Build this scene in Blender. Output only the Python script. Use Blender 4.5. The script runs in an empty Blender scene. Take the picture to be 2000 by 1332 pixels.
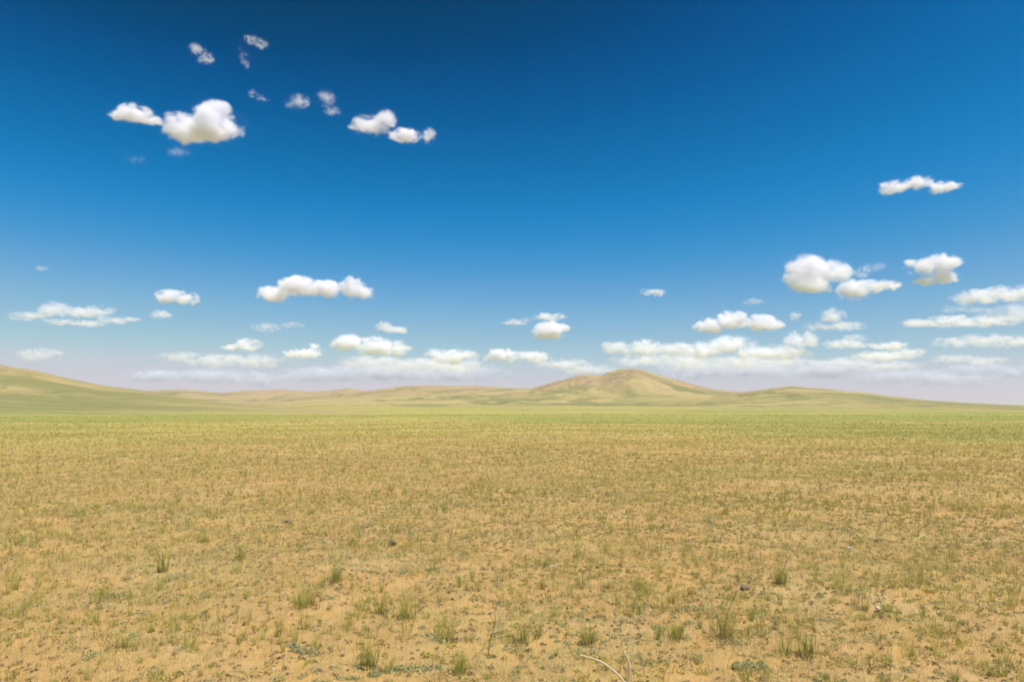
import bpy, bmesh, math, random
SKY = (1.0, .6, 6.0, 0, 0, 0, .09)
EXPO = .62
HAZE = 1.8e-5
import numpy as np
from mathutils import Vector, Matrix

sc = bpy.context.scene
COL = sc.collection
R = math.radians
W0, H0, F0 = 2000.0, 1332.0, 1333.3
YH = 800.0                      # picture row of the level horizon
CAM_Z = 1.6
TILT = math.atan((YH - H0 / 2) / F0)

# ------------------------------------------------------------------ helpers
def direction(px, py):
    """World direction seen at a photograph pixel (used to measure the place)."""
    x = (px - W0 / 2) / F0
    z = (H0 / 2 - py) / F0
    c, s = math.cos(TILT), math.sin(TILT)
    return Vector((x, c - s * z, s + c * z))

def ground_at(px, py):
    d = direction(px, py)
    t = CAM_Z / -d.z
    return d.x * t, d.y * t

def tag(o, label, cat=None, group=None, kind=None):
    o['label'] = label
    if cat: o['category'] = cat
    if group: o['group'] = group
    if kind: o['kind'] = kind
    return o

def mesh_obj(name, verts, faces, mat, parent=None, smooth=False):
    me = bpy.data.meshes.new(name)
    verts = np.asarray(verts, np.float32)
    faces = np.asarray(faces, np.int32)
    k = faces.shape[1]
    me.vertices.add(len(verts)); me.vertices.foreach_set('co', verts.ravel())
    me.loops.add(faces.size); me.loops.foreach_set('vertex_index', faces.ravel())
    me.polygons.add(len(faces))
    me.polygons.foreach_set('loop_start', np.arange(0, faces.size, k, dtype=np.int32))
    me.polygons.foreach_set('use_smooth', np.full(len(faces), smooth))
    me.update(calc_edges=True); me.validate()
    if mat: me.materials.append(mat)
    o = bpy.data.objects.new(name, me)
    COL.objects.link(o)
    if parent: o.parent = parent
    return o

# vectorised gradient-free value noise
def _h(ix, iy, seed):
    n = (ix.astype(np.int64) * 374761393 + iy.astype(np.int64) * 668265263 + seed * 982451653) & 0xffffffff
    n = ((n ^ (n >> 13)) * 1274126177) & 0xffffffff
    return ((n ^ (n >> 16)) & 0xffff) / 65535.0
def vnoise(x, y, seed=0):
    ix, iy = np.floor(x), np.floor(y)
    fx, fy = x - ix, y - iy
    fx = fx * fx * fx * (fx * (fx * 6 - 15) + 10); fy = fy * fy * fy * (fy * (fy * 6 - 15) + 10)
    a = _h(ix, iy, seed); b = _h(ix + 1, iy, seed); c = _h(ix, iy + 1, seed); d = _h(ix + 1, iy + 1, seed)
    return (a + (b - a) * fx) * (1 - fy) + (c + (d - c) * fx) * fy
def fbm(x, y, octv=4, seed=0, gain=.5):
    s, a, t = 0.0, 1.0, 0.0
    for i in range(octv):
        s = s + a * vnoise(x, y, seed + i * 17); t += a; a *= gain
        x, y = x * 2.03 + 13.7, y * 2.03 + 7.1
    return s / t
def sstep(a, b, x):
    t = np.clip((x - a) / (b - a), 0, 1); return t * t * (3 - 2 * t)

class NT:
    """small node-tree writer"""
    def __init__(s, tree): s.t = tree; s.t.nodes.clear()
    def n(s, typ, **kw):
        nd = s.t.nodes.new(typ)
        for k, v in kw.items(): setattr(nd, k, v)
        return nd
    def put(s, sock, v):
        if isinstance(v, bpy.types.NodeSocket): s.t.links.new(v, sock)
        elif v is not None: sock.default_value = v
    def math(s, op, a, b=None, c=None, clamp=False):
        nd = s.n('ShaderNodeMath', operation=op, use_clamp=clamp)
        s.put(nd.inputs[0], a); s.put(nd.inputs[1], b)
        if c is not None: s.put(nd.inputs[2], c)
        return nd.outputs[0]
    def vmath(s, op, a, b=None):
        nd = s.n('ShaderNodeVectorMath', operation=op)
        s.put(nd.inputs[0], a); s.put(nd.inputs[1], b)
        return nd.outputs['Value'] if op in ('LENGTH', 'DOT_PRODUCT', 'DISTANCE') else nd.outputs['Vector']
    def noise(s, vec, scale, detail=3, rough=.5, dist=0.0):
        nd = s.n('ShaderNodeTexNoise')
        s.put(nd.inputs['Vector'], vec); s.put(nd.inputs['Scale'], scale); s.put(nd.inputs['Detail'], detail)
        s.put(nd.inputs['Roughness'], rough); s.put(nd.inputs['Distortion'], dist)
        return nd.outputs['Fac']
    def ramp(s, x, a, b, lo=0.0, hi=1.0, smooth=True):
        nd = s.n('ShaderNodeMapRange', interpolation_type='SMOOTHSTEP' if smooth else 'LINEAR')
        s.put(nd.inputs[0], x)
        for i, v in enumerate((a, b, lo, hi)): s.put(nd.inputs[1 + i], v)
        return nd.outputs[0]
    def mix(s, f, a, b, mode='MIX'):
        nd = s.n('ShaderNodeMix', data_type='RGBA', blend_type=mode)
        s.put(nd.inputs[0], f); s.put(nd.inputs[6], a if isinstance(a, bpy.types.NodeSocket) else (*a, 1) if len(a) == 3 else a)
        s.put(nd.inputs[7], b if isinstance(b, bpy.types.NodeSocket) else (*b, 1) if len(b) == 3 else b)
        return nd.outputs[2]

def new_mat(name):
    m = bpy.data.materials.new(name); m.use_nodes = True
    return m, NT(m.node_tree)

# ------------------------------------------------------------------ camera
cd = bpy.data.cameras.new('camera'); cam = bpy.data.objects.new('camera', cd); COL.objects.link(cam)
cd.sensor_width = 36.0; cd.lens = 36.0 * F0 / W0
cd.clip_start = .05; cd.clip_end = 400000
cam.location = (0, 0, CAM_Z); cam.rotation_euler = (math.pi / 2 + TILT, 0, 0)
sc.camera = cam

# ------------------------------------------------------------------ light
SUN_EL, SUN_AZ = R(66), R(124)          # azimuth measured clockwise from the view direction (+Y)
sd = bpy.data.lights.new('sun', 'SUN'); sun = bpy.data.objects.new('sun', sd); COL.objects.link(sun)
sd.energy = 4.2; sd.angle = R(.53); sd.color = (1.0, .966, .905)
to_sun = Vector((math.sin(SUN_AZ) * math.cos(SUN_EL), math.cos(SUN_AZ) * math.cos(SUN_EL), math.sin(SUN_EL)))
sun.rotation_euler = to_sun.to_track_quat('Z', 'Y').to_euler()
sun.location = (0, 0, 50)

w = bpy.data.worlds.new('World'); sc.world = w; w.use_nodes = True
nt = NT(w.node_tree)
sky = nt.n('ShaderNodeTexSky', sky_type='NISHITA', sun_disc=False, sun_elevation=SUN_EL, sun_rotation=SUN_AZ,
           altitude=1300.0, air_density=SKY[0], dust_density=SKY[1], ozone_density=SKY[2])
# deep polarised blue overhead, pale lilac air near the horizon
K = SKY[6] * 2 ** EXPO
cv = nt.n('ShaderNodeRGBCurve')
def curve(i, pts):
    c = cv.mapping.curves[i]
    c.points[0].location = (0, 0); c.points[1].location = (1, pts[-1][1])
    for p in pts: c.points.new(*p)
    for p in c.points: p.handle_type = 'AUTO_CLAMPED'
curve(0, [(.10, 0), (.125, .001), (.15, .008), (.18, .035), (.23, .125), (.30, .25), (.40, .40), (.516, .565), (.671, .635)])
curve(1, [(.16, .035), (.182, .055), (.20, .084), (.2455, .165), (.305, .25), (.407, .37), (.508, .48), (.715, .61)])
curve(2, [(.36, .13), (.382, .175), (.413, .275), (.488, .44), (.575, .575), (.697, .66), (.78, .68)])
cv.mapping.update()
K0 = SKY[6] * 2 ** .5
nt.put(cv.inputs['Color'], nt.vmath('MULTIPLY', sky.outputs[0], (K0, K0, K0)))
gm = nt.n('ShaderNodeVectorMath', operation='MULTIPLY')
nt.put(gm.inputs[0], cv.outputs[0]); nt.put(gm.inputs[1], (1 / K, 1 / K, 1 / K))
bg = nt.n('ShaderNodeBackground'); bg.inputs[1].default_value = SKY[6]
nt.put(bg.inputs[0], gm.outputs[0])
wo = nt.n('ShaderNodeOutputWorld'); nt.put(wo.inputs[0], bg.outputs[0])

sc.view_settings.view_transform = 'Standard'; sc.view_settings.look = 'None'
sc.view_settings.exposure = EXPO; sc.view_settings.gamma = 1.0
cy = sc.cycles
cy.volume_bounces = 8; cy.max_bounces = 12; cy.transparent_max_bounces = 48; cy.diffuse_bounces = 3
cy.volume_step_rate = 1.0; cy.volume_max_steps = 256
cy.filter_width = 1.9
cy.use_denoising = True; cy.denoiser = 'OPENIMAGEDENOISE'; cy.denoising_prefilter = 'ACCURATE'; cy.denoising_input_passes = 'RGB_ALBEDO_NORMAL'
# ------------------------------------------------------------------ clouds
CLOUD_BASE = 1500.0
def cloud_material(lobes, sigma, S, seed, od, soft, low):
    m, t = new_mat('cloud_vapour')
    tc = t.n('ShaderNodeTexCoord')
    P = tc.outputs['Object']
    fld = None
    for (c, r) in lobes:
        d = t.vmath('SUBTRACT', P, tuple(c))
        d = t.vmath('MULTIPLY', d, tuple(1 / k for k in r))
        f = t.math('SUBTRACT', 1.0, t.vmath('LENGTH', d))
        fld = f if fld is None else t.math('SMOOTH_MAX', fld, f, .25)
    mp = t.vmath('ADD', t.vmath('MULTIPLY', P, (1.0 / S, 1.0 / S, 1.3 / S)), (seed * 3.7, seed * 1.3, seed * 2.1))
    thin = max(0.0, min(.65 if low else 1.0, (7 - od) / 5))
    nz = t.noise(mp, 2.2 - .6 * thin, 6.0, .62 - .06 * thin, .35 + 1.2 * thin)
    fl = t.math('ADD', fld, t.math('MULTIPLY', t.math('SUBTRACT', nz, .5), 2.2 + 1.5 * thin))
    den = t.ramp(fl, .22, .22 + soft + .22 + .55 * thin, 0.0, sigma)
    den = t.math('MULTIPLY', den, t.ramp(fld, .06, .26))
    vp = t.n('ShaderNodeVolumePrincipled')
    vp.inputs['Color'].default_value = (.992, .986, 1.0, 1) if low else (.976, .965, 1.0, 1)
    vp.inputs['Anisotropy'].default_value = .0
    t.put(vp.inputs['Density'], den)
    tr = t.n('ShaderNodeBsdfTransparent'); df = t.n('ShaderNodeBsdfDiffuse'); df.inputs[0].default_value = (.9, .9, .9, 1)
    mx = t.n('ShaderNodeMixShader'); mx.inputs[0].default_value = .004
    t.put(mx.inputs[1], tr.outputs[0]); t.put(mx.inputs[2], df.outputs[0])
    o = t.n('ShaderNodeOutputMaterial'); t.put(o.inputs['Surface'], mx.outputs[0]); t.put(o.inputs['Volume'], vp.outputs[0])
    return m

def hull_mesh(lobes, S):
    """one closed skin round all the puffs of a cloud"""
    bm = bmesh.new()
    for (c, r) in lobes:
        M = Matrix.Translation(c) @ Matrix.Diagonal((r[0] * .93, r[1] * .93, r[2] * .93, 1))
        bmesh.ops.create_icosphere(bm, subdivisions=3, radius=1.0, matrix=M)
    me = bpy.data.meshes.new('hull'); bm.to_mesh(me); bm.free()
    if len(lobes) == 1: return me
    tmp = bpy.data.objects.new('hull', me); COL.objects.link(tmp)
    md = tmp.modifiers.new('r', 'REMESH'); md.mode = 'VOXEL'; md.voxel_size = S / 22
    dg = bpy.context.evaluated_depsgraph_get()
    out = bpy.data.meshes.new_from_object(tmp.evaluated_get(dg))
    bpy.data.objects.remove(tmp); bpy.data.meshes.remove(me)
    return out

_cn = [0]
G1 = 'clouds high in the sky'; G2 = 'fair weather clouds in the middle of the sky'; G3 = 'pale clouds low over the horizon'
def cloud(label, od, puffs, soft=.35, group='fair weather clouds', cat='cloud'):
    _cn[0] += 1
    rnd = random.Random(_cn[0] * 7 + 3)
    yb = max(y + ry for (x, y, rx, ry) in puffs)
    xm = sum(p[0] for p in puffs) / len(puffs)
    e = direction(xm, min(yb, 768.0))
    hd = math.hypot(e.x, e.y)
    dist = (CLOUD_BASE - CAM_Z) / (e.z / hd)           # horizontal distance at which the base sits on the cloud level
    k = dist / hd
    org = Vector((0, 0, 0)); L = []
    cen = direction(xm, sum(p[1] for p in puffs) / len(puffs)) * k
    azm = math.atan2(cen.x, cen.y)
    if od < 7:
        extra = []
        for (x, y, rx, ry) in puffs:
            for q in range(3 if len(puffs) < 4 else 2):
                aa = rnd.uniform(0, 6.28)
                extra.append((x + math.cos(aa) * rx * .85, y + math.sin(aa) * ry * .75, rx * rnd.uniform(.35, .6), ry * rnd.uniform(.35, .65)))
        puffs = list(puffs) + extra
    if od >= 7:
        extra = []
        for (x, y, rx, ry) in puffs:                     # knobbly cauliflower tops
            for q in range(3):
                aa = math.radians(rnd.uniform(15, 165)); f = rnd.uniform(.34, .5)
                extra.append((x + math.cos(aa) * rx * .74, y - math.sin(aa) * ry * .74, min(rx, ry * 1.3) * f, ry * f))
        puffs = [(x, y, rx * .92, ry * .9) for (x, y, rx, ry) in puffs] + extra
    for (x, y, rx, ry) in puffs:
        c = direction(x, y) * k
        ux, uz = rx / F0 * k * 1.42, ry / F0 * k * 1.46
        dep = .5 * (ux + uz) * rnd.uniform(.8, 1.1)
        c = c + Vector((math.sin(azm), math.cos(azm), 0)) * rnd.uniform(-.3, .3) * dep
        L.append((c - cen, (max(ux, dep * .0 + ux), dep, uz)))
    rmin = sorted(r[2] for (c, r) in L)[-1]
    S = rmin * 2.2
    sig = min(od * (2.1 if group == G3 else 1.15), 10) * .9 / (2 * rmin)
    if od < 3 and group == G1: sig *= .7
    me = hull_mesh(L, S)
    o = bpy.data.objects.new('cloud', me); COL.objects.link(o); o.location = cen
    me.materials.clear(); me.materials.append(cloud_material(L, sig, S, _cn[0], od, soft, group == G3))
    tag(o, label, cat, group)
    return o

cloud('bright heart-shaped cloud, largest of the high clouds on the left', 16, [(358,248,38,28),(412,238,40,33),(446,248,36,25),(402,260,62,17)], .25, G1)
cloud('flat grey-white cloud with a thin left tail, just left of the heart-shaped cloud', 7, [(262,221,36,18),(236,227,26,9),(296,234,24,9)], .35, G1)
cloud('small slanting puff above the gap between the heart-shaped cloud and its left neighbour', 3.2, [(383,98,13,11),(402,111,14,11)], .5, G1)
cloud('topmost cloud of all, a small slanting wisp', 2.6, [(490,77,13,8),(510,86,13,9)], .5, G1)
cloud('faint upright wisp just below the topmost cloud', 1.5, [(474,104,9,11),(482,121,9,10)], .5, G1)
cloud('tiny slanting wisp between the heart-shaped cloud and the two small grey puffs', 1.5, [(496,183,11,7),(512,191,12,4)], .5, G1)
cloud('small grey puff, left one of the two beside the ragged cloud', 2.6, [(583,199,19,12),(567,206,10,5)], .5, G1)
cloud('small grey puff with a trailing wisp, right one of the two beside the ragged cloud', 2.6, [(634,192,17,13),(650,216,15,7),(641,204,10,8)], .5, G1)
cloud('ragged white cloud left of the low round puff pair', 5.5, [(729,246,30,19),(752,232,22,15),(706,250,20,10)], .45, G1)
cloud('low oval puff touching the right end of the ragged cloud', 7, [(793,265,30,14),(770,263,16,9)], .4, G1)
cloud('small round puff at the right end of the ragged cloud row', 4.5, [(839,264,13,14)], .45, G1)
cloud('barely visible wisp lower left of the heart-shaped cloud', .5, [(265,311,18,7)], .6, G1)
cloud('faint wisp straight below the heart-shaped cloud', .9, [(350,300,20,8)], .6, G1)
cloud('long ragged cloud alone in the upper sky at the right', 6, [(1745,366,24,12),(1795,357,28,12),(1835,366,24,12),(1862,362,20,6),(1728,375,13,6)], .4, G1)

cloud('big round-topped bright white cloud, brightest one at the right', 22, [(1572,536,42,36),(1602,530,42,30),(1634,536,28,25),(1588,556,50,19)], .25, G2)
cloud('thin wisp off the right shoulder of the big round-topped cloud', 1.2, [(1665,533,18,6),(1683,538,14,4)], .5, G2)
cloud('faint broken wisp between the round-topped cloud and the blocky cloud', 1.5, [(1695,525,15,9),(1718,521,12,8)], .5, G2)
cloud('soft oval cloud below right of the big round-topped cloud', 7, [(1670,568,34,19),(1700,560,26,13)], .4, G2)
cloud('small low puff linking the oval cloud to the blocky cloud', 4.5, [(1740,557,24,10),(1722,558,14,7)], .5, G2)
cloud('blocky grey-white cloud with a darker middle, right of the round-topped cloud', 7, [(1800,521,34,19),(1842,517,34,20),(1850,538,28,16),(1806,548,26,9)], .4, G2)
cloud('grey double cloud running out of the right edge, below the blocky cloud', 4.5, [(1903,581,42,14),(1960,575,48,13),(2010,572,40,13)], .5, G2)
cloud('faint wisp under the left end of the grey double cloud', 1.2, [(1862,602,24,7),(1905,604,26,6)], .6, G2)
cloud('long flat tapering cloud with its point to the left', 3.8, [(1798,631,36,7),(1862,627,54,11),(1930,628,54,10)], .5, G2)
cloud('broad grey veil at the right edge above the lowest grey cloud', 2.4, [(1975,615,60,16),(2030,610,60,20)], .6, G2)
cloud('lowest of the long grey clouds at the right edge', 3, [(1862,669,36,9),(1930,664,56,12),(1990,668,50,10)], .5, G2)
cloud('broad bright cloud with two domes left of the tiny puff', 14, [(1390,637,36,15),(1430,628,34,19),(1484,631,36,17),(1514,634,20,9)], .3, G2)
cloud('tiny puff at the right end of the two-domed cloud', 2.6, [(1552,618,11,8)], .5, G2)
cloud('hat-shaped cloud with a flat brim right of the tiny puff', 3.6, [(1602,637,30,9),(1648,637,42,8),(1628,618,22,14)], .5, G2)
cloud('large lumpy white cloud alone at left of centre', 15, [(540,573,42,15),(580,560,36,19),(634,566,42,17),(688,562,28,22),(712,572,24,13)], .3, G2)
cloud('bright dome-shaped cloud with a flat base left of the main hill', 15, [(1078,645,34,18),(1054,652,18,10)], .25, G2)
cloud('flat streak of cloud resting above the dome-shaped cloud', 3.4, [(1068,621,28,8),(1095,617,16,6)], .45, G2)
cloud('thin streak left of the dome-shaped cloud', 2.6, [(1005,629,22,6),(1026,626,12,4)], .45, G2)
cloud('small lens-shaped cloud alone over the main hill', 3.4, [(1270,570,18,6),(1288,572,12,6)], .4, G2)
cloud('tiny streak above the two-domed cloud', 1.5, [(1472,590,18,6)], .5, G2)
cloud('small tilted loaf-shaped cloud right of the long broken cloud', 6, [(330,579,26,11),(364,582,22,12)], .4, G2)
cloud('small square puff below the loaf-shaped cloud', 4, [(312,615,17,9)], .45, G2)
cloud('long broken grey-white cloud left of the square puff', 3.6, [(55,618,34,8),(108,606,30,15),(150,612,40,9),(192,610,26,13),(228,626,36,8)], .45, G2)
cloud('thin lower strip under the long broken cloud', 2.4, [(120,629,30,6),(172,631,30,6)], .5, G2)
cloud('dim oval cloud above the left hillside', 2.8, [(78,693,38,12)], .5, G2)
cloud('speck of cloud in the empty sky over the long broken cloud', 1.0, [(84,524,14,5)], .6, G2)
cloud('small puff with a tail between the lumpy cloud and the pile below it', 4.6, [(750,638,16,11),(778,645,22,7)], .4, G2)
cloud('faint pair of wisps under the lumpy cloud', 1.6, [(522,640,24,9),(572,635,24,5)], .55, G2)

cloud('layered white cloud pile low over the middle hills', 6, [(684,669,34,15),(738,676,46,17),(776,683,26,14)], .45, G3)
cloud('low mound cloud left of the layered pile', 4, [(598,691,34,11),(614,677,12,7)], .45, G3)
cloud('small dome cloud with a thin left tail above the far left bank', 4, [(482,674,28,12),(448,678,18,5)], .45, G3)
cloud('long faint bank under the small dome cloud', 1.7, [(350,696,40,10),(420,705,60,13),(500,704,50,13)], .6, G3)
cloud('low bright cloud ridge right of the layered pile', 4.2, [(884,696,46,13),(850,692,20,9)], .45, G3)
cloud('low bright double ridge left of the main hill', 4.6, [(980,694,30,13),(1034,697,32,11)], .4, G3)
cloud('faint bank running behind the left shoulder of the main hill', 1.7, [(1100,712,50,11),(1150,720,50,9)], .55, G3)
cloud('pale bank right above the summit of the main hill', 3.2, [(1205,679,26,14),(1255,682,44,15),(1310,683,40,13)], .5, G3)
cloud('wide pale cloud pile beneath the two-domed cloud', 4.4, [(1370,684,44,16),(1425,676,50,19),(1465,690,40,12)], .45, G3)
cloud('rounded pale block at the right end of the wide pile', 3.2, [(1560,664,30,16),(1530,688,48,14)], .45, G3)
cloud('faint flat cloud right of the rounded pale block', 2.0, [(1650,671,36,9),(1672,660,20,7)], .5, G3)
cloud('small pale loaf in the row right of the rounded block', 2.4, [(1737,676,34,8)], .45, G3)
cloud('long pale streak under the small pale loaf', 1.9, [(1720,696,60,9),(1770,690,36,9)], .55, G3)
cloud('faint low cloud under the lowest grey cloud', 1.2, [(1860,700,36,8),(1920,704,40,8)], .6, G3)
cloud('hazy bank on the skyline over the middle hills', 2.2, [(640,730,90,14),(760,726,110,16),(880,730,100,13)], .6, G3)
cloud('hazy bank on the skyline over the farthest hills', 1.9, [(300,735,70,11),(420,735,90,13),(520,742,70,10)], .6, G3)
cloud('hazy bank on the skyline right of the main hill', 2.2, [(1360,722,80,16),(1480,722,110,17),(1610,722,110,14)], .6, G3)
cloud('hazy bank on the skyline over the low right ridge', 1.5, [(1740,735,80,13),(1850,742,80,12)], .6, G3)
cloud('pale layered bank filling the gap between the double ridge and the far left bank', 2.0, [(720,706,60,11),(800,712,70,12),(880,714,70,11)], .6, G3)
cloud('pale bank just under the wide pale pile', 2.2, [(1260,704,60,11),(1350,706,70,13),(1450,708,70,12),(1540,706,50,10)], .6, G3)
cloud('hazy layered bank low at the right edge', 1.5, [(1900,722,60,10),(1970,726,60,11)], .6, G3)
cloud('pale streak between the long pale streak and the skyline bank at the right', 1.7, [(1650,708,50,9),(1740,714,60,9)], .6, G3)
# ------------------------------------------------------------------ terrain materials
def terrain_material(name, near):
    m, t = new_mat(name)
    geo = t.n('ShaderNodeNewGeometry'); P = geo.outputs['Position']
    P2 = t.vmath('MULTIPLY', P, (1, 1, 0))
    at = t.n('ShaderNodeAttribute'); at.attribute_name = 'cover'
    sepa = t.n('ShaderNodeSeparateColor'); t.put(sepa.inputs[0], at.outputs['Color'])
    wet, rock, rim = sepa.outputs[0], sepa.outputs[1], sepa.outputs[2]
    straw, ochre, green, pale = ((.52, .405, .125), (.48, .35, .115), (.33, .32, .08), (.50, .385, .17)) if near else ((.465, .365, .165), (.41, .305, .145), (.32, .285, .12), (.50, .405, .20))
    Pb = t.vmath('MULTIPLY', P2, (.55, 1, 1))
    big = t.noise(Pb, .0075, 4, .55, .3)
    mid = t.noise(Pb, .045, 4, .6, .3)
    sm = t.noise(P2, .35, 4, .6)
    fine = t.noise(P2, 6.0, 5, .7)
    base = t.mix(t.ramp(mid, .35, .65), straw, ochre)
    base = t.mix(t.ramp(sm, .40, .66, 0, .6), base, (.36, .29, .10))
    base = t.mix(t.ramp(big, .60, .72, 0, .55), base, pale)
    g = t.math('ADD', t.math('MULTIPLY', big, .55), t.math('MULTIPLY', mid, .45))
    base = t.mix(t.ramp(g, .50, .40, 0, .70), base, green)
    if near:
        soil = t.mix(t.ramp(t.noise(P2, 1.1, 4, .6), .3, .7), (.48, .285, .096), (.40, .25, .095))
        soil = t.mix(t.ramp(t.noise(P2, .55, 5, .65, .4), .52, .68, 0, .7), soil, (.52, .36, .16))
        soil = t.mix(t.ramp(t.noise(P2, 3.1, 5, .7, .5), .54, .68, 0, .55), soil, (.27, .19, .095))
        soil = t.mix(t.ramp(t.noise(P2, 45, 4, .7), .42, .75, 0, .5), soil, (.29, .175, .085))
        soil = t.mix(t.ramp(t.noise(P2, 90, 2, .6), .66, .72, 0, .7), soil, (.52, .43, .25))
        soil = t.mix(t.ramp(t.noise(P2, 14, 3, .6), .60, .70, 0, .55), soil, (.21, .15, .085))  # darker patches: small shadows between crumbs and litter, painted into the soil colour
        litter = t.mix(t.ramp(fine, .35, .65), (.44, .30, .10), (.36, .26, .10))
        lf = t.math('ADD', t.math('MULTIPLY', sm, .6), t.math('MULTIPLY', fine, .4))
        soil = t.mix(t.ramp(lf, .45, .60, 0, .7), soil, litter)
        d = t.vmath('LENGTH', P2)                      # the sward closes up away from the bare trampled stand
        base = t.mix(t.ramp(t.math('ADD', d, t.math('MULTIPLY', t.math('SUBTRACT', sm, .5), 25)), 14, 60), soil, base)
        base = t.mix(t.ramp(d, 55, 150, 0, .85), base, t.mix(t.ramp(g, .52, .42, 0, .5), t.mix(t.math('MULTIPLY', t.ramp(t.noise(P2, .45, 6, .75), .32, .68), .6), t.mix(t.ramp(mid, .35, .65), (.425, .355, .11), (.385, .32, .10)), (.25, .245, .07)), (.28, .285, .075)))
        gf = t.ramp(t.noise(P2, 2.5, 4, .65), .45, .7, 0, .25)
        base = t.mix(gf, base, (.25, .23, .08))
    grit = t.ramp(t.noise(P2, .45, 6, .75), .32, .68)
    if not near: base = t.mix(t.math('MULTIPLY', grit, .30), base, (.22, .20, .075))
    base = t.mix(t.math('MULTIPLY', rock, t.ramp(mid, .3, .6, .5, 1.0)), base, (.36, .235, .16))
    foot = t.mix(t.ramp(mid, .35, .65), (.425, .355, .11), (.385, .32, .10))
    foot = t.mix(t.ramp(g, .52, .42, 0, .5), foot, (.28, .285, .075))
    foot = t.mix(t.math('MULTIPLY', grit, .6), foot, (.25, .245, .07))
    base = t.mix(rim, base, foot)
    base = t.mix(wet, base, (.215, .24, .06) if near else (.175, .18, .07))
    base = t.mix(t.ramp(t.noise(P2, .9 if near else .03, 4, .7), .3, .7, 0, .16), base, (.19, .15, .07))
    bs = t.n('ShaderNodeBsdfPrincipled'); t.put(bs.inputs['Base Color'], base)
    bs.inputs['Roughness'].default_value = .95; bs.inputs['Specular IOR Level'].default_value = .1
    if near:
        hgt = t.math('ADD', t.math('MULTIPLY', t.noise(P2, 9, 6, .65), .05), t.math('MULTIPLY', t.noise(P2, 60, 3, .6), .012))
        bp = t.n('ShaderNodeBump'); bp.inputs['Strength'].default_value = .7; bp.inputs['Distance'].default_value = 1.0
        t.put(bp.inputs['Height'], hgt); t.put(bs.inputs['Normal'], bp.outputs[0])
    else:
        bp = t.n('ShaderNodeBump'); bp.inputs['Strength'].default_value = .4; bp.inputs['Distance'].default_value = 1.0
        t.put(bp.inputs['Height'], t.math('ADD', t.math('MULTIPLY', t.noise(P2, .012, 5, .6), 45.0), t.math('MULTIPLY', t.noise(P2, .05, 5, .65), 16.0))); t.put(bs.inputs['Normal'], bp.outputs[0])
    o = t.n('ShaderNodeOutputMaterial'); t.put(o.inputs[0], bs.outputs[0])
    return m
M_NEAR = terrain_material('steppe_soil', True)
M_HILL = terrain_material('dry_hill_grass', False)

def add_cover(o, rgb):
    a = o.data.attributes.new('cover', 'FLOAT_COLOR', 'POINT')
    c = np.ones((len(o.data.vertices), 4), np.float32); c[:, :3] = rgb
    a.data.foreach_set('color', c.ravel())

def ground_z(x, y):
    r = np.hypot(x, y)
    z = (fbm(x * 1.7, y * 1.7, 4, 5) - .5) * .10 * sstep(60, 25, r)
    z = z + (fbm(x * 6.3, y * 6.3, 3, 15) - .5) * .035 * sstep(30, 12, r)
    z = z + (fbm(x * .16, y * .16, 3, 9) - .5) * .22 * sstep(1.5, 8, r) * sstep(400, 120, r)
    z = z + (fbm(x / 85, y / 70, 3, 29) - .5) * 1.9 * sstep(45, 170, r) * sstep(1600, 500, r)      # long low swells
    return z

def grid_faces(nr, nc, wrap):
    i, j = np.meshgrid(np.arange(nr - 1), np.arange(nc if wrap else nc - 1), indexing='ij')
    j2 = (j + 1) % nc
    return np.stack([i * nc + j, i * nc + j2, (i + 1) * nc + j2, (i + 1) * nc + j], -1).reshape(-1, 4)[:, ::-1]

# the plain: one sheet out to the horizon
az = np.concatenate([np.linspace(-48, 48, 700), np.linspace(52, 308, 65)]) * math.pi / 180
rr = .7 * 1.0145 ** np.arange(0, 741)
rr = rr[rr < 30000]
Rg, Ag = np.meshgrid(rr, az, indexing='ij')
X, Y = Rg * np.sin(Ag), Rg * np.cos(Ag)
Z = ground_z(X, Y)
Z[0] = Z[0].mean()
vs = np.stack([X, Y, Z], -1).reshape(-1, 3)
fs = grid_faces(len(rr), len(az), True)
cen = np.array([[0, 0, Z[0, 0]]])
ground = mesh_obj('ground', vs, fs, M_NEAR, smooth=True)
cov = np.zeros((len(vs), 3))
# strips of fresher grass along the shallow runnels far out on the plain
band = fbm(X / 170, Y / 60, 4, 31); gz = sstep(.47, .60, band) * sstep(45, 110, Rg) * .8
def patch(cx, cy, rx, ry): return np.clip(1 - np.hypot((X - cx) / rx, (Y - cy) / ry), 0, 1)
gz = np.maximum(gz, sstep(.1, .5, np.maximum(patch(48, 55, 45, 45), patch(-62, 52, 42, 34)) + (fbm(X / 9, Y / 6, 4, 77) - .5) * .9) * .6)
cov[:, 0] = gz.reshape(-1)
add_cover(ground, cov)
tag(ground, 'dry tan steppe plain with bare sandy soil and thin grass', None, None, 'structure')

def interp(tab, x):
    xs, ys = zip(*tab); return np.interp(x, xs, ys)

def smooth1(v, n):
    k = np.ones(n) / n; p = np.pad(v, (n, n), mode='edge'); return np.convolve(p, k, 'same')[n:-n]

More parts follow.
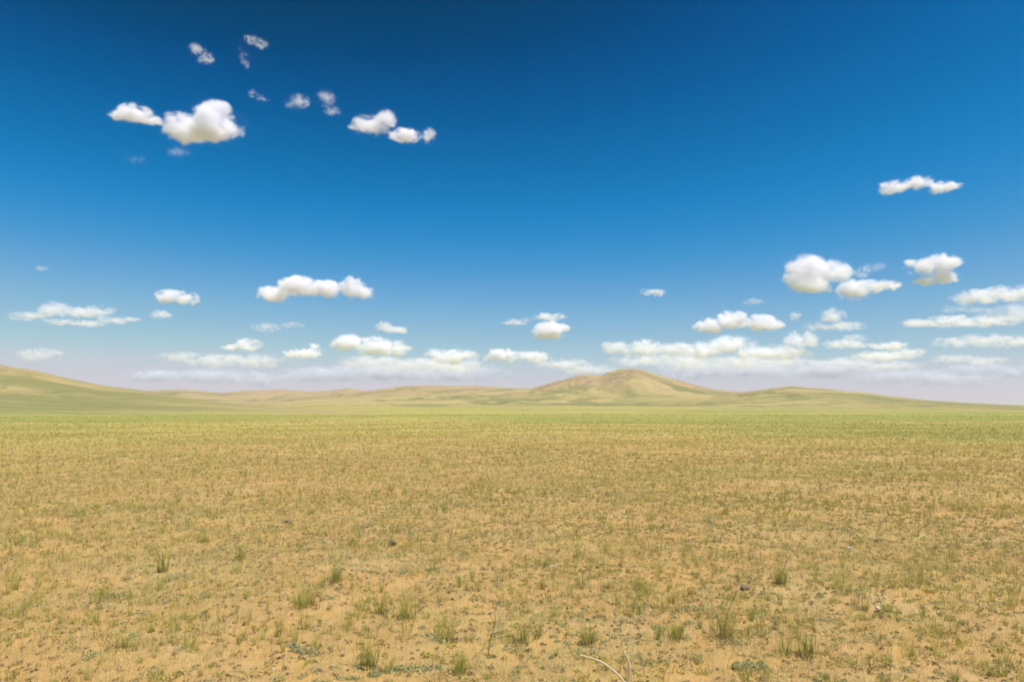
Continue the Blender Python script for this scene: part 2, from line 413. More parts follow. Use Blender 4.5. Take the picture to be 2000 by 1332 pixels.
def hills(name, label, sky, rng, foot, px0, px1, ncol, nrow, fan_y, seed, gully=.06, rockiness=.6, back=.55, green=0.0):
    """Heightfield of a range: a long apron rising from the plain, then the crest whose skyline is given
    as (column, row) readings of the photograph turned into true heights at its distance."""
    px = np.linspace(px0, px1, ncol)
    sy = smooth1(interp(sky, px), max(3, int(ncol * 14 / (px1 - px0))))
    RR = smooth1(interp(rng, px), 15); R0 = smooth1(interp(foot, px), 15)
    u = (px - W0 / 2) / F0
    v = (H0 / 2 - YH) / F0
    hx, hy = u, math.cos(TILT) - math.sin(TILT) * v
    A = np.arctan2(hx, hy)
    cs = np.hypot(hx, hy)
    zc = RR * (YH - sy) / F0 / cs * 1.0 + CAM_Z          # crest height
    zf = np.minimum(RR * (YH - interp(fan_y, px)) / F0 / cs + CAM_Z, zc)
    t = np.linspace(0, 1 + back, nrow) ** 1.15
    t = t / t[-1] * (1 + back)
    T, _ = np.meshgrid(t, px, indexing='ij')
    r = R0 + T * (RR - R0)
    f1 = np.clip(T, 0, 1) ** 1.55
    f2 = sstep(.52, 1.0, T)
    z = zf * f1 + (zc - zf) * f2
    fall = sstep(1.0, 1 + back, T)
    z = z * (1 - fall)
    x, y = r * np.sin(A), r * np.cos(A)
    L = (RR - R0).mean()
    wx = (fbm(x / (L * .16), y / (L * .16), 3, seed + 3) - .5) * L * .22
    rg = 1 - np.abs(fbm((x + wx) / (L * .085), y / (L * .20) + wx / (L * .2), 4, seed) * 2 - 1)
    amp = sstep(.12, .45, T) * sstep(1.15, .93, T)
    z = z - amp * np.maximum(zc, 0) * gully * (rg - .5)
    rg2 = 1 - np.abs(fbm((x + wx * .6) / (L * .032), y / (L * .10), 3, seed + 51) * 2 - 1)
    z = z - amp * np.maximum(zc, 0) * gully * .35 * (rg2 - .5)
    z = z + (fbm(x / (L * .05), y / (L * .05), 4, seed + 8) - .5) * zc * .05 * amp
    z = z - 1.0 * sstep(.06, 0, T)
    e = np.linspace(0, 1, ncol); e = sstep(0, .10, e) * sstep(1, .90, e)      # the flanks sink into the plain
    z = z * e - 2.0 * (1 - e)
    o = mesh_obj(name, np.stack([x, y, z], -1).reshape(-1, 3), grid_faces(nrow, ncol, False), M_HILL, smooth=True)
    slope_n = fbm(x / (L * .12), y / (L * .3), 3, seed + 5)
    wet = sstep(.78, .92, rg) * sstep(.15, .35, T) * sstep(1.0, .8, T) * sstep(.36, .55, slope_n) * .9
    wet = np.maximum(wet, sstep(.56, .70, fbm(x / (L * .22), y / (L * .07), 4, seed + 21)) * sstep(.75, .3, T) * .6)
    rock = sstep(.55, .9, T) * sstep(.30, .52, fbm(x / (L * .07), y / (L * .07), 4, seed + 11)) * rockiness
    wet = np.maximum(wet, sstep(.86, .97, rg2) * amp * sstep(.35, .6, fbm(x / (L * .1), y / (L * .2), 3, seed + 61)) * .75)
    wet = np.maximum(wet, green * sstep(.30, .62, fbm(x / (L * .3), y / (L * .12), 4, seed + 33)))
    if name == 'hillside': wet = wet * sstep(1.0, .55, np.linspace(0, 1, ncol))
    wet = wet * sstep(.35, 1, e) * sstep(.0, .12, T)
    rim_ = np.maximum(sstep(.42, .02, T) * .97, 1 - sstep(.2, 1, e))
    add_cover(o, np.stack([wet.reshape(-1), rock.reshape(-1), rim_.reshape(-1)], -1))
    tag(o, label, None, None, 'structure')
    return o

# distant hills behind everything, at the left of the main hill
hills('distant_hills', 'farthest low tan hills, pale with distance, left of the main hill',
      [(0, 775), (200, 770), (300, 762), (340, 759), (400, 763), (430, 766), (480, 762), (540, 760), (565, 761), (600, 764),
       (640, 762), (680, 757), (705, 761), (760, 775), (1000, 790)],
      [(0, 7000), (2000, 7000)], [(0, 2600), (2000, 2600)], 0, 1060, 520, 140, [(0, 776), (2000, 776)], 40, .07, .7)
# main range with the peaked hill
hills('hill', 'peaked tan hill with a lower left shoulder and long grassy aprons',
      [(300, 798), (450, 788), (560, 777), (640, 770), (690, 765), (740, 759), (790, 754), (860, 752), (920, 753), (980, 755), (1030, 757),
       (1060, 750), (1090, 742), (1120, 733), (1150, 729), (1172, 731), (1190, 725), (1212, 718), (1235, 715), (1260, 720), (1290, 732),
       (1330, 743), (1370, 754), (1400, 760), (1440, 764), (1500, 768), (1600, 774), (1800, 785), (2100, 796)],
      [(300, 3600), (700, 3900), (1000, 3500), (1240, 3000), (1500, 3000), (2100, 3000)],
      [(300, 700), (700, 520), (1100, 420), (1500, 450), (2100, 500)], 250, 2200, 950, 300, [(0, 766), (700, 772), (1000, 768), (1300, 766), (2000, 780)], 7, .10, .8)
hills('low_hill', 'low rounded tan hill sinking into the plain right of the main hill',
      [(1250, 792), (1350, 781), (1430, 769), (1480, 761), (1520, 756), (1545, 753), (1580, 757), (1620, 760), (1670, 764), (1700, 767), (1740, 773),
       (1800, 780), (1900, 787), (2000, 792), (2200, 798)],
      [(1250, 2300), (2200, 1500)], [(1250, 420), (2200, 320)], 1230, 2400, 520, 220, [(0, 774), (1600, 776), (2000, 791), (2200, 797)], 19, .08, .35, green=.6)
hills('hillside', 'near green-tan hillside sloping down from the left',
      [(-700, 600), (-300, 662), (0, 713), (60, 722), (120, 737), (190, 750), (260, 760), (310, 768), (400, 782), (520, 794), (640, 799), (900, 806)],
      [(-700, 800), (0, 760), (900, 600)], [(-700, 120), (0, 130), (900, 200)], -800, 900, 480, 180, [(-700, 660), (0, 745), (300, 776), (900, 806)], 60, .05, .25, green=.8)

# ------------------------------------------------------------------ the air
if HAZE:
    m, t = new_mat('thin_haze')
    vp = t.n('ShaderNodeVolumePrincipled'); vp.inputs['Color'].default_value = (.95, .92, .96, 1)
    vp.inputs['Density'].default_value = HAZE; vp.inputs['Anisotropy'].default_value = .3
    o = t.n('ShaderNodeOutputMaterial'); t.put(o.inputs['Volume'], vp.outputs[0])
    bm = bmesh.new(); bmesh.ops.create_cube(bm, size=1)
    me = bpy.data.meshes.new('haze'); bm.to_mesh(me); bm.free(); me.materials.append(m)
    hz = bpy.data.objects.new('haze', me); COL.objects.link(hz)
    hz.scale = (62000, 62000, 216); hz.location = (0, 0, 216 / 2 - 8)
    tag(hz, 'thin pale haze lying over the whole plain', None, None, 'stuff')
# ------------------------------------------------------------------ plants of the steppe
def leaf_material(name, trans=.42):
    m, t = new_mat(name)
    at = t.n('ShaderNodeAttribute'); at.attribute_name = 'tint'
    a = t.n('ShaderNodeBsdfDiffuse'); b = t.n('ShaderNodeBsdfTranslucent'); mx = t.n('ShaderNodeMixShader')
    t.put(a.inputs[0], at.outputs['Color']); t.put(b.inputs[0], at.outputs['Color']); mx.inputs[0].default_value = trans
    t.put(mx.inputs[1], a.outputs[0]); t.put(mx.inputs[2], b.outputs[0])
    o = t.n('ShaderNodeOutputMaterial'); t.put(o.inputs[0], mx.outputs[0])
    return m
M_LEAF = leaf_material('grass_blade'); M_CUSH = leaf_material('felted_leaf', .15); M_DRY = leaf_material('dead_stem', .2)
RG = np.random.default_rng(11)

GREEN = np.array([[.36, .36, .075], [.44, .41, .09], [.29, .33, .07], [.52, .45, .13], [.55, .45, .15]])
STRAW = np.array([[.68, .52, .18], [.72, .57, .23], [.60, .45, .14], [.66, .53, .17], [.76, .63, .31]])
SAGE = np.array([[.36, .35, .15], [.43, .41, .19], [.29, .29, .11], [.48, .44, .23], [.40, .34, .15]])
DEAD = np.array([[.20, .14, .08], [.12, .085, .05], [.28, .20, .115], [.38, .28, .16]])

def pick(pal, n):
    i = RG.integers(0, len(pal), n)
    return pal[i] * RG.uniform(.85, 1.15, (n, 1))

def blades(x, y, z, n_each, h, spread, width, lean, pal):
    """tufts at x,y,z (arrays) with n_each bent tapering blades; returns verts, tris, tint"""
    n = len(x); N = n * n_each
    rep = lambda v: np.repeat(np.broadcast_to(v, (n,)), n_each)
    bx, by, bz = rep(x), rep(y), rep(z)
    a = RG.uniform(0, 2 * np.pi, N); rad = rep(spread) * np.sqrt(RG.uniform(0, 1, N))
    bx = bx + np.cos(a) * rad; by = by + np.sin(a) * rad
    H = rep(h) * RG.uniform(.45, 1.1, N)
    la = a + RG.normal(0, .7, N)
    le = np.abs(RG.normal(0, 1, N)) * rep(lean) + .05
    wd = rep(width) * RG.uniform(.6, 1.3, N)
    fa = RG.uniform(0, np.pi, N)
    px, py = np.cos(fa) * wd / 2, np.sin(fa) * wd / 2
    dx, dy = np.cos(la), np.sin(la)
    V = np.empty((N, 5, 3))
    mid, tip = .55, 1.0
    le = np.minimum(le, 1.3)
    mx, mz = np.sin(le * .55) * H * mid, np.cos(le * .55) * H * mid
    tx, tz = mx + np.sin(le * 1.25) * H * .5, mz + np.cos(le * 1.25) * H * .5
    V[:, 0] = np.stack([bx - px, by - py, bz - .004], -1); V[:, 1] = np.stack([bx + px, by + py, bz - .004], -1)
    cx, cy2 = bx + dx * mx, by + dy * mx
    V[:, 2] = np.stack([cx - px * .75, cy2 - py * .75, bz + mz], -1); V[:, 3] = np.stack([cx + px * .75, cy2 + py * .75, bz + mz], -1)
    V[:, 4] = np.stack([bx + dx * tx, by + dy * tx, bz + tz], -1)
    o = (np.arange(N) * 5)[:, None, None]
    F = (np.array([[0, 1, 3], [0, 3, 2], [2, 3, 4]])[None] + o).reshape(-1, 3)
    base = pick(pal, n)
    c = np.repeat(base, n_each, 0) * .45 + pick(pal, N) * .55
    return V.reshape(-1, 3), F, np.repeat(c, 5, 0)

def cushions(x, y, z, n_each, rad, ht, leaf, pal):
    """low felted mats: small leaf faces through a flattened dome"""
    n = len(x); N = n * n_each
    rep = lambda v: np.repeat(np.broadcast_to(v, (n,)), n_each)
    a = RG.uniform(0, 2 * np.pi, N); u = np.sqrt(RG.uniform(0, 1, N))
    el = rep(RG.uniform(.55, 1.0, n)); ea = rep(RG.uniform(0, np.pi, n))
    qx, qy = np.cos(a) * u * rep(rad), np.sin(a) * u * rep(rad) * el
    bx = rep(x) + qx * np.cos(ea) - qy * np.sin(ea); by = rep(y) + qx * np.sin(ea) + qy * np.cos(ea)
    lump = .55 + .9 * vnoise(bx * 38, by * 38, 3)
    bz = rep(z) + rep(ht) * (1 - u ** 2) * lump * RG.uniform(.35, 1, N)
    s = rep(leaf) * RG.uniform(.6, 1.4, N)
    d1 = RG.normal(0, 1, (N, 3)); d1 /= np.linalg.norm(d1, axis=1)[:, None]
    d2 = RG.normal(0, 1, (N, 3)); d2 -= d1 * (d1 * d2).sum(1)[:, None]; d2 /= np.linalg.norm(d2, axis=1)[:, None]
    P = np.stack([bx, by, bz], -1)
    V = np.stack([P - d1 * s[:, None], P + d2 * s[:, None] * .38, P + d1 * s[:, None], P - d2 * s[:, None] * .38], 1).reshape(-1, 3)
    o = (np.arange(N) * 4)[:, None, None]
    F = (np.array([[0, 1, 2], [0, 2, 3]])[None] + o).reshape(-1, 3)
    c = np.repeat(pick(pal, n), n_each, 0) * .6 + pick(pal, N) * .4
    return V, F, np.repeat(c, 4, 0)

def join(parts):
    V, F, C, k = [], [], [], 0
    for v, f, c in parts:
        V.append(v); F.append(f + k); C.append(c); k += len(v)
    return np.concatenate(V), np.concatenate(F), np.concatenate(C)

def plant_obj(name, parts, mat, parent=None, origin=None):
    V, F, C = join(parts)
    if origin is not None: V = V - np.array(origin)
    o = mesh_obj(name, V, F, mat, parent)
    at = o.data.attributes.new('tint', 'FLOAT_COLOR', 'POINT')
    n = len(o.data.vertices); c = np.ones((n, 4), np.float32); c[:, :3] = C[:n]
    at.data.foreach_set('color', c.ravel())
    if origin is not None and parent is None: o.location = origin
    return o

def greenness(x, y):
    return np.clip(fbm(x / 7, y / 5, 3, 201) * 1.5 - .25 + .35 * sstep(45, 120, np.hypot(x, y)) + .5 * sstep(.3, .8, np.abs(x) / np.maximum(y, 1)), 0, 1)

def scatter_far(r0, r1, density, ref, fall, half=44):
    """random stands whose density is `density` up to `ref` metres and thins out beyond"""
    rr = np.linspace(r0, r1, 4000); ang = lambda q: np.radians(half + 6 + 32 * sstep(34, 10, q))
    f = 2 * density * np.minimum(1, (ref / rr) ** fall) * rr * ang(rr)
    c = np.cumsum(f) * (rr[1] - rr[0]); n = int(c[-1])
    r = np.interp(RG.uniform(0, c[-1], n), c, rr); a = RG.uniform(-1, 1, n) * ang(r)
    return r * np.sin(a), r * np.cos(a), r

bl, dr, cu, li = [], [], [], []
def sel(m, *arrs): return [v[m] for v in arrs]
def in_bands(r, cuts):
    e = [0] + list(cuts) + [1e9]
    return [(r >= e[i]) & (r < e[i + 1]) for i in range(len(e) - 1)]

# fine straw-coloured grass, everywhere
x, y, r = scatter_far(1.3, 260, 330, 8, 1.75)
k = RG.uniform(0, 1, len(x)) < np.clip(.08 + 1.1 * sstep(.38, .60, fbm(x / 1.3, y / 1.0, 3, 301) * .55 + fbm(x / 7, y / 5, 3, 331) * .45) + .3 * sstep(8, 24, r), 0, 1) * sstep(270, 45, r)
x, y, r = sel(k, x, y, r)
w_ = np.maximum(1, r / 7); h = (RG.uniform(.025, .085, len(x)) + .07 * RG.uniform(0, 1, len(x)) ** 5) * (1 + .1 * np.log(w_))
dr.append(blades(x, y, ground_z(x, y), 5, h, .028 * w_ ** .5, .0027 * w_, .62, STRAW))
# green and yellow-green tufts
x, y, r = scatter_far(1.3, 260, 36, 9, 1.45)
k = RG.uniform(0, 1, len(x)) < np.clip(.10 + 1.15 * greenness(x, y) * (.4 + 1.2 * sstep(.4, .6, fbm(x / 1.6, y / 1.1, 2, 351))), 0, 1) * sstep(270, 45, r)
x, y, r = sel(k, x, y, r)
for m, nb in zip(in_bands(r, (7, 14, 30)), (22, 14, 9, 7)):
    x2, y2, r2 = sel(m, x, y, r)
    w_ = np.maximum(1, r2 / 7); g = RG.uniform(0, 1, len(x2))
    h = (.035 + .10 * g ** 1.6 + .07 * g ** 8) * (1 + .08 * np.log(w_))
    bl.append(blades(x2, y2, ground_z(x2, y2), nb, h, (.012 + .035 * RG.uniform(0, 1, len(x2)) ** 2) * w_ ** .4, .0032 * w_, .40, GREEN * (1.25 if r2.min() > 29 else 1.1)))
# grey-green wormwood mats
x, y, r = scatter_far(1.3, 75, 48, 9, 1.9)
k = RG.uniform(0, 1, len(x)) < np.clip(1.5 * sstep(.38, .62, fbm(x / 2.2, y / 1.2, 3, 401)) + .08, 0, 1)
x, y, r = sel(k, x, y, r)
for m, nb in zip(in_bands(r, (7, 14, 30)), (80, 40, 16, 8)):
    x2, y2, r2 = sel(m, x, y, r)
    w_ = np.maximum(1, r2 / 7); g = RG.uniform(0, 1, len(x2))
    rad = .02 + .05 * g + .06 * g ** 6
    cu.append(cushions(x2, y2, ground_z(x2, y2), nb, rad, rad * RG.uniform(.3, .6, len(x2)), .0072 * w_ ** .8, SAGE))
# flattened mats of last year's straw
x, y, r = scatter_far(1.3, 60, 46, 9, 1.8)
k = RG.uniform(0, 1, len(x)) < np.clip(1.4 * sstep(.36, .60, fbm(x / 1.7, y / 1.2, 3, 451)) + .1, 0, 1)
x, y, r = sel(k, x, y, r)
for m, nb in zip(in_bands(r, (7, 14, 30)), (44, 24, 12, 7)):
    x2, y2, r2 = sel(m, x, y, r)
    w_ = np.maximum(1, r2 / 7)
    rad = .025 + .06 * RG.uniform(0, 1, len(x2)) ** 2
    dr.append(cushions(x2, y2, ground_z(x2, y2), nb, rad, rad * RG.uniform(.2, .5, len(x2)), .011 * w_ ** .8, np.concatenate([STRAW * .92, GREEN[[3, 4]]])))
# dark dead litter and old stem bases
x, y, r = scatter_far(1.3, 75, 80, 9, 1.9)
for m, nb in zip(in_bands(r, (7, 14, 30)), (22, 14, 8, 5)):
    x2, y2, r2 = sel(m, x, y, r)
    w_ = np.maximum(1, r2 / 7)
    rad = RG.uniform(.010, .032, len(x2))
    li.append(cushions(x2, y2, ground_z(x2, y2), nb, rad, rad * .8, .0068 * w_ ** .7, DEAD))
x, y, r = scatter_far(1.3, 60, 45, 9, 1.8)
li.append(blades(x, y, ground_z(x, y), 4, RG.uniform(.03, .12, len(x)), .03, .0026 * np.maximum(1, r / 7), .9, DEAD))
# gravel: small grey and tan chips half sunk in the sand
def chips(x, y, z, size, pal):
    n = len(x); a = RG.uniform(0, 2 * np.pi, n)
    base = np.array([[1, 0, 0], [.3, .95, 0], [-.8, .6, 0], [-.8, -.6, 0], [.3, -.95, 0], [.1, .1, 1], [0, 0, -1]])
    J = base[None] * (1 + RG.normal(0, .22, (n, 7, 3)))
    J = J * np.stack([size, size * RG.uniform(.6, 1, n), size * RG.uniform(.4, .8, n)], -1)[:, None]
    c, s_ = np.cos(a)[:, None], np.sin(a)[:, None]
    V = np.stack([J[..., 0] * c - J[..., 1] * s_ + x[:, None], J[..., 0] * s_ + J[..., 1] * c + y[:, None], J[..., 2] + z[:, None]], -1)
    T = np.array([[0, 1, 5], [1, 2, 5], [2, 3, 5], [3, 4, 5], [4, 0, 5], [1, 0, 6], [2, 1, 6], [3, 2, 6], [4, 3, 6], [0, 4, 6]])
    F = (T[None] + (np.arange(n) * 7)[:, None, None]).reshape(-1, 3)
    return V.reshape(-1, 3), F, np.repeat(pick(pal, n), 7, 0)
x, y, r = scatter_far(1.3, 40, 95, 9, 1.9)
k = RG.uniform(0, 1, len(x)) < np.clip(1.4 * sstep(.40, .60, fbm(x / 1.9, y / 1.9, 3, 611)) + .15, 0, 1)
x, y, r = sel(k, x, y, r)
M_CHIP = leaf_material('stone_chip', 0.0)
g_ = plant_obj('gravel', [chips(x, y, ground_z(x, y), (.003 + .008 * RG.uniform(0, 1, len(x)) ** 3) * np.maximum(1, r / 8) ** .6, np.array([[.30, .22, .14], [.42, .32, .21], [.24, .19, .14], [.52, .42, .29], [.36, .22, .11]]))], M_CHIP)
tag(g_, 'scattered small tan and grey gravel on the bare soil', None, None, 'stuff')
o = plant_obj('dry_grass', dr, M_LEAF); tag(o, 'thin straw coloured grass scattered over the whole plain', None, None, 'stuff')
o = plant_obj('grass', bl, M_LEAF); tag(o, 'short yellow green grass growing in patches over the plain', None, None, 'stuff')
o = plant_obj('ground_cover', cu, M_CUSH); tag(o, 'low grey green mats of wormwood between the grasses', None, None, 'stuff')
o = plant_obj('dead_litter', li, M_DRY); tag(o, 'dark brown dead stems and litter lying on the soil', None, None, 'stuff')

# ------------------------------------------------------------------ single plants and stones that stand out
def spot(px, py):
    x, y = ground_at(px, py)
    for _ in range(3):                                  # account for the small swells of the ground
        z = float(ground_z(np.array([x]), np.array([y]))[0])
        d = direction(px, py); t = (CAM_Z - z) / -d.z
        x, y = d.x * t, d.y * t
    return x, y, z, math.hypot(x, y)

def root(name, loc, label, cat, group):
    o = bpy.data.objects.new(name, None); COL.objects.link(o); o.location = loc; o.empty_display_size = .05
    return tag(o, label, cat, group)

def tube(pts, r0, r1, sides=6):
    """tapering stem along a smooth line of points: verts, quads"""
    P = np.array(pts, float); t = np.linspace(0, len(P) - 1, (len(P) - 1) * 5 + 1)
    Q = []
    for u in t:
        i = min(int(u), len(P) - 2); f = u - i
        p0, p1, p2, p3 = P[max(i - 1, 0)], P[i], P[i + 1], P[min(i + 2, len(P) - 1)]
        Q.append(.5 * ((2 * p1) + (p2 - p0) * f + (2 * p0 - 5 * p1 + 4 * p2 - p3) * f * f + (3 * p1 - p0 - 3 * p2 + p3) * f ** 3))
    Q = np.array(Q); V, F = [], []
    T = np.gradient(Q, axis=0)
    for k, (q, d) in enumerate(zip(Q, T)):
        d = d / np.linalg.norm(d); a = np.cross(d, (0.3, .9, .31)); a /= np.linalg.norm(a); b = np.cross(d, a)
        rad = r0 + (r1 - r0) * k / (len(Q) - 1)
        for s_ in range(sides):
            an = 2 * math.pi * s_ / sides
            V.append(q + rad * (math.cos(an) * a + math.sin(an) * b))
    for k in range(len(Q) - 1):
        for s_ in range(sides):
            n_ = (s_ + 1) % sides
            F.append((k * sides + s_, k * sides + n_, (k + 1) * sides + n_)); F.append((k * sides + s_, (k + 1) * sides + n_, (k + 1) * sides + s_))
    return np.array(V), np.array(F)

def stem_part(name, lines, col, mat, parent):
    parts = []
    for pts, r0, r1 in lines:
        v, f = tube(pts, r0, r1); parts.append((v, f, np.repeat(np.array([col]), len(v), 0)))
    return plant_obj(name, parts, mat, parent)

PAL = {'green': GREEN[[0, 1, 3]] * 1.12, 'olive': GREEN[[0, 2]], 'yellow': GREEN[[3, 4, 1]] * 1.08, 'straw': STRAW}
def tuft(px, py, hp, wp, pal, nb, label, stalks=()):
    x, y, z, d = spot(px, py)
    sc_ = math.hypot(d, CAM_Z) / F0
    o = root('grass_tuft', (x, y, z), label, 'grass tuft', 'grass tufts that stand out on the plain')
    h, w = hp * sc_ * 1.15, wp * sc_
    A = lambda v: np.array([v])
    n3 = 5
    xs = RG.normal(0, w * .16, n3); ys = RG.normal(0, w * .12, n3)
    plant_obj('blades', [blades(xs, ys, np.zeros(n3), nb // n3, RG.uniform(.75, 1.05, n3) * h, w * .16, .0036, .36, PAL[pal])], M_LEAF, o)
    plant_obj('dead_leaves', [blades(A(0.), A(0.), A(0.), 40, h * .35, w * .33, .0034, .9, DEAD), cushions(A(0.), A(0.), A(0.), 60, A(w * .28), A(h * .10), A(.007), DEAD)], M_DRY, o)
    for (ax, ay, az_, r) in stalks:
        stem_part('stalk', [([(0, 0, 0), (ax * w * .35, ay * w, az_ * h * .55), (ax * w, ay * w, az_ * h)], r, r * .5)], (.24, .18, .09), M_DRY, o)
    return o
tuft(1412, 1247, 68, 58, 'yellow', 80, 'tallest loose grass tuft, with two dark stems parting in a Y', [(.5, 0, 1.05, .003), (-.42, 0, .9, .0026)])
tuft(1565, 1285, 42, 62, 'olive', 110, 'thick olive clump of grass downhill to the right of the Y-stemmed tuft')
tuft(1524, 1140, 42, 34, 'green', 70, 'upright green tuft farther off behind the Y-stemmed tuft', [(.6, 0, 1.0, .0025)])
tuft(602, 1182, 42, 62, 'green', 120, 'broad bushy green tuft with a straw fringe on bare orange soil')
tuft(657, 1136, 36, 36, 'olive', 90, 'compact square olive tuft just behind the broad bushy tuft')
tuft(748, 1197, 42, 42, 'yellow', 50, 'sparse pale tuft with a dark foot, left of a twin tuft')
tuft(795, 1206, 48, 44, 'green', 80, 'twin-headed yellow green tuft, right of the sparse pale tuft')
tuft(897, 1314, 42, 34, 'green', 90, 'vivid narrow green tuft at the end of the long wormwood strip')
tuft(716, 1304, 66, 38, 'green', 70, 'tall thin bright tuft rising between the lumpy mats and the long wormwood strip')
tuft(884, 1252, 44, 46, 'yellow', 80, 'short yellow tuft sheltering a white pebble')
tuft(1022, 1254, 56, 58, 'yellow', 60, 'open straw yellow tuft with arching blades, right of the dark forked twig')
tuft(1148, 1258, 52, 44, 'yellow', 70, 'loose yellow tuft between the arching tuft and the pale broken stalks')
tuft(690, 1064, 22, 24, 'green', 60, 'small round bright tuft near a brown dung lump, in the middle distance')
tuft(398, 1058, 22, 30, 'green', 60, 'fan-shaped pale green tuft alone on bare soil left of the middle distance dung')
tuft(472, 1092, 24, 22, 'olive', 60, 'stubby olive tuft downhill of the fan-shaped tuft')
tuft(317, 1117, 38, 22, 'olive', 50, 'dark upright tuft like a small stump, leftmost of the marked tufts')
tuft(1316, 1248, 34, 62, 'green', 100, 'low wide green tuft left of the Y-stemmed tuft')
tuft(1248, 1152, 32, 46, 'yellow', 70, 'pale wide tuft behind the small dark-footed wormwood mat')

def mat_plant(lumps, label):
    """wormwood mat: felted lumps on a woody foot; lumps are (px, py, width in px)"""
    x0, y0, z0, d = spot(lumps[0][0], lumps[0][1])
    o = root('wormwood_mat', (x0, y0, z0), label, 'low plant', 'wormwood mats that stand out on the plain')
    for px, py, wp in lumps:
        x, y, z, d = spot(px, py); w = wp * math.hypot(d, CAM_Z) / F0 / 2
        a = [np.array([v]) for v in (x - x0, y - y0, z - z0)]
        c = plant_obj('felted_cushion', [cushions(*a, 300, np.array([w]), np.array([w * .7]), np.array([.0075]), SAGE[[0, 1, 3]])], M_CUSH, o)
        plant_obj('dead_leaves', [blades(*a, 18, w * .5, w * .8, .004, 1.1, DEAD[:2])], M_DRY, c)

mat_plant([(583, 1272, 34), (610, 1276, 30), (570, 1262, 22)], 'lumpy dark wormwood mat of three cushions below the broad bushy tuft')
mat_plant([(730, 1318, 26), (755, 1312, 24), (780, 1308, 28), (806, 1309, 30), (832, 1306, 26), (858, 1303, 20)], 'long strip of wormwood cushions like a low hedge at the near edge of the view')
mat_plant([(1462, 1306, 40), (1485, 1302, 30), (1440, 1300, 20)], 'blue-green wormwood rosette in front of the Y-stemmed tuft')
mat_plant([(1240, 1187, 30), (1262, 1184, 24)], 'small grey mat with a dark foot, in front of the pale wide tuft')
mat_plant([(335, 1133, 36), (358, 1130, 30)], 'flat grey mat on bare soil at the foot of the dark stump-like tuft')
mat_plant([(1350, 1190, 30), (1380, 1194, 36), (1410, 1190, 26)], 'spreading sage green mat right behind the Y-stemmed tuft')

# the two pale broken stalks at the near edge
x, y, z, d = spot(1226, 1340)
u = math.hypot(d, CAM_Z) / F0
o = root('dry_stalk', (x, y, z), 'pair of pale broken straws, one upright and one arching left, at the near edge', 'dry stalk', None)
stem_part('upright_straw', [([(0, 0, 0), (.012, 0, 20 * u), (.005, .0, 42 * u), (-8 * u, 0, 62 * u)], .0075, .005)], (.72, .58, .36), M_DRY, o)
stem_part('arching_straw', [([(0, 0, 0), (-18 * u, .01, 20 * u), (-45 * u, .03, 38 * u), (-80 * u, .06, 46 * u)], .0075, .0045)], (.70, .56, .33), M_DRY, o)
# dark forked twig with a looped head
x, y, z, d = spot(953, 1282); u = math.hypot(d, CAM_Z) / F0
o = root('dead_twig', (x, y, z), 'dark dead twig with a forked looped head left of the arching yellow tuft', 'twig', None)
stem_part('stem', [([(0, 0, 0), (3 * u, 0, 22 * u), (8 * u, 0, 42 * u), (14 * u, 0, 62 * u)], .0032, .002)], (.24, .16, .10), M_DRY, o)
stem_part('looped_head', [([(14 * u, 0, 60 * u), (12 * u, 0, 80 * u), (22 * u, .01, 92 * u), (33 * u, .01, 84 * u), (32 * u, 0, 60 * u)], .0022, .0014),
                          ([(13 * u, 0, 55 * u), (6 * u, 0, 66 * u), (3 * u, 0, 74 * u)], .002, .001)], (.25, .17, .11), M_DRY, o)
# bent yellow straw lying on the ground
x, y, z, d = spot(1802, 1062); u = math.hypot(d, CAM_Z) / F0
o = root('bent_straw', (x, y, z), 'bright yellow bent straw with a pale frayed head, lying in grey-green mats', 'straw', None)
stem_part('stem', [([(-10 * u, -.02, 0), (-7 * u, -.01, 9 * u), (0, 0, 14 * u), (8 * u, .01, 12 * u)], .008, .007)], (.72, .68, .16), M_DRY, o)
stem_part('frayed_head', [([(0, 0, 13 * u), (-4 * u, 0, 18 * u)], .007, .004), ([(4 * u, 0, 13 * u), (10 * u, .01, 9 * u)], .010, .005)], (.78, .74, .5), M_DRY, o)

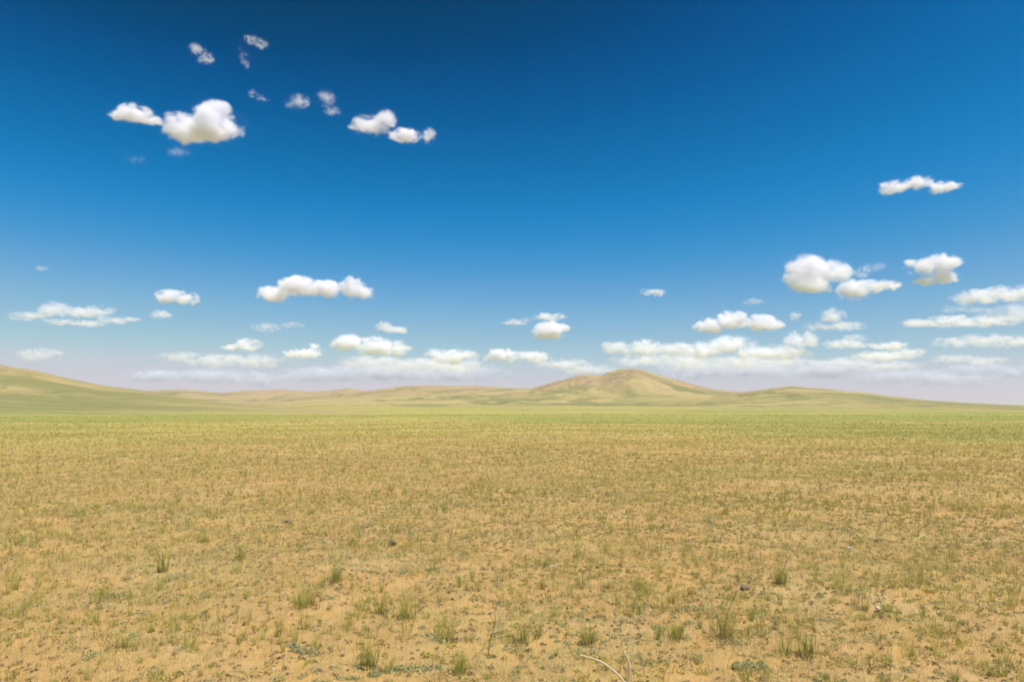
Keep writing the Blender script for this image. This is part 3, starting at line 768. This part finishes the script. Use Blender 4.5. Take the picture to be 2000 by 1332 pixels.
def lump(name, px, py, wp, hp, col, label, cat, seed, rough=.3, group=None):
    x, y, z, d = spot(px, py); u = math.hypot(d, CAM_Z) / F0
    bm = bmesh.new(); bmesh.ops.create_icosphere(bm, subdivisions=4, radius=1)
    from mathutils import noise as mn
    for v in bm.verts:
        n = mn.fractal(v.co * 1.6 + Vector((seed, seed * 2, 0)), 1, 2, 4) * rough
        v.co *= 1 + n
        v.co.x *= wp * u / 2; v.co.y *= wp * u / 2 * .8; v.co.z = v.co.z * hp * u / 2 + hp * u * .35
    me = bpy.data.meshes.new(name); bm.to_mesh(me); bm.free()
    for f in me.polygons: f.use_smooth = True
    m, t = new_mat(name)
    geo = t.n('ShaderNodeTexCoord')
    c = t.mix(t.ramp(t.noise(geo.outputs['Object'], 60, 4, .7), .3, .7), tuple(.7 * k for k in col), col)
    b = t.n('ShaderNodeBsdfPrincipled'); t.put(b.inputs['Base Color'], c); b.inputs['Roughness'].default_value = .9
    q = t.n('ShaderNodeOutputMaterial'); t.put(q.inputs[0], b.outputs[0])
    me.materials.append(m)
    o = bpy.data.objects.new(name, me); COL.objects.link(o); o.location = (x, y, z)
    return tag(o, label, cat, group)
lump('dung_lump', 766, 1064, 14, 9, (.15, .095, .06), 'dark brown dung lump on bare soil right of the small round tuft', 'dung', 1, .5)
lump('stone', 1456, 1150, 17, 8, (.20, .15, .095), 'dark flat stone to the left of the upright green tuft', 'stone', 2)
lump('stone', 563, 1021, 17, 7, (.20, .15, .10), 'dark low stone in the middle distance behind the fan-shaped tuft', 'stone', 3)
lump('pebble', 866, 1254, 8, 6, (.72, .64, .46), 'white pebble lying at the foot of the short yellow tuft', 'pebble', 4)
lump('pebble', 329, 1020, 5, 4, (.75, .68, .55), 'white pebble shining far off beyond the fan-shaped tuft', 'pebble', 5)
lump('pebble', 1659, 1072, 9, 5, (.62, .56, .44), 'cream pebble left of the bent yellow straw', 'pebble', 6)
lump('pebble', 1716, 1190, 9, 6, (.66, .54, .38), 'tan pebble downhill of the bent yellow straw', 'pebble', 7)
lump('pebble', 1077, 1108, 8, 5, (.70, .60, .42), 'pale pebble in mixed grass farther off than the arching yellow tuft', 'pebble', 8)
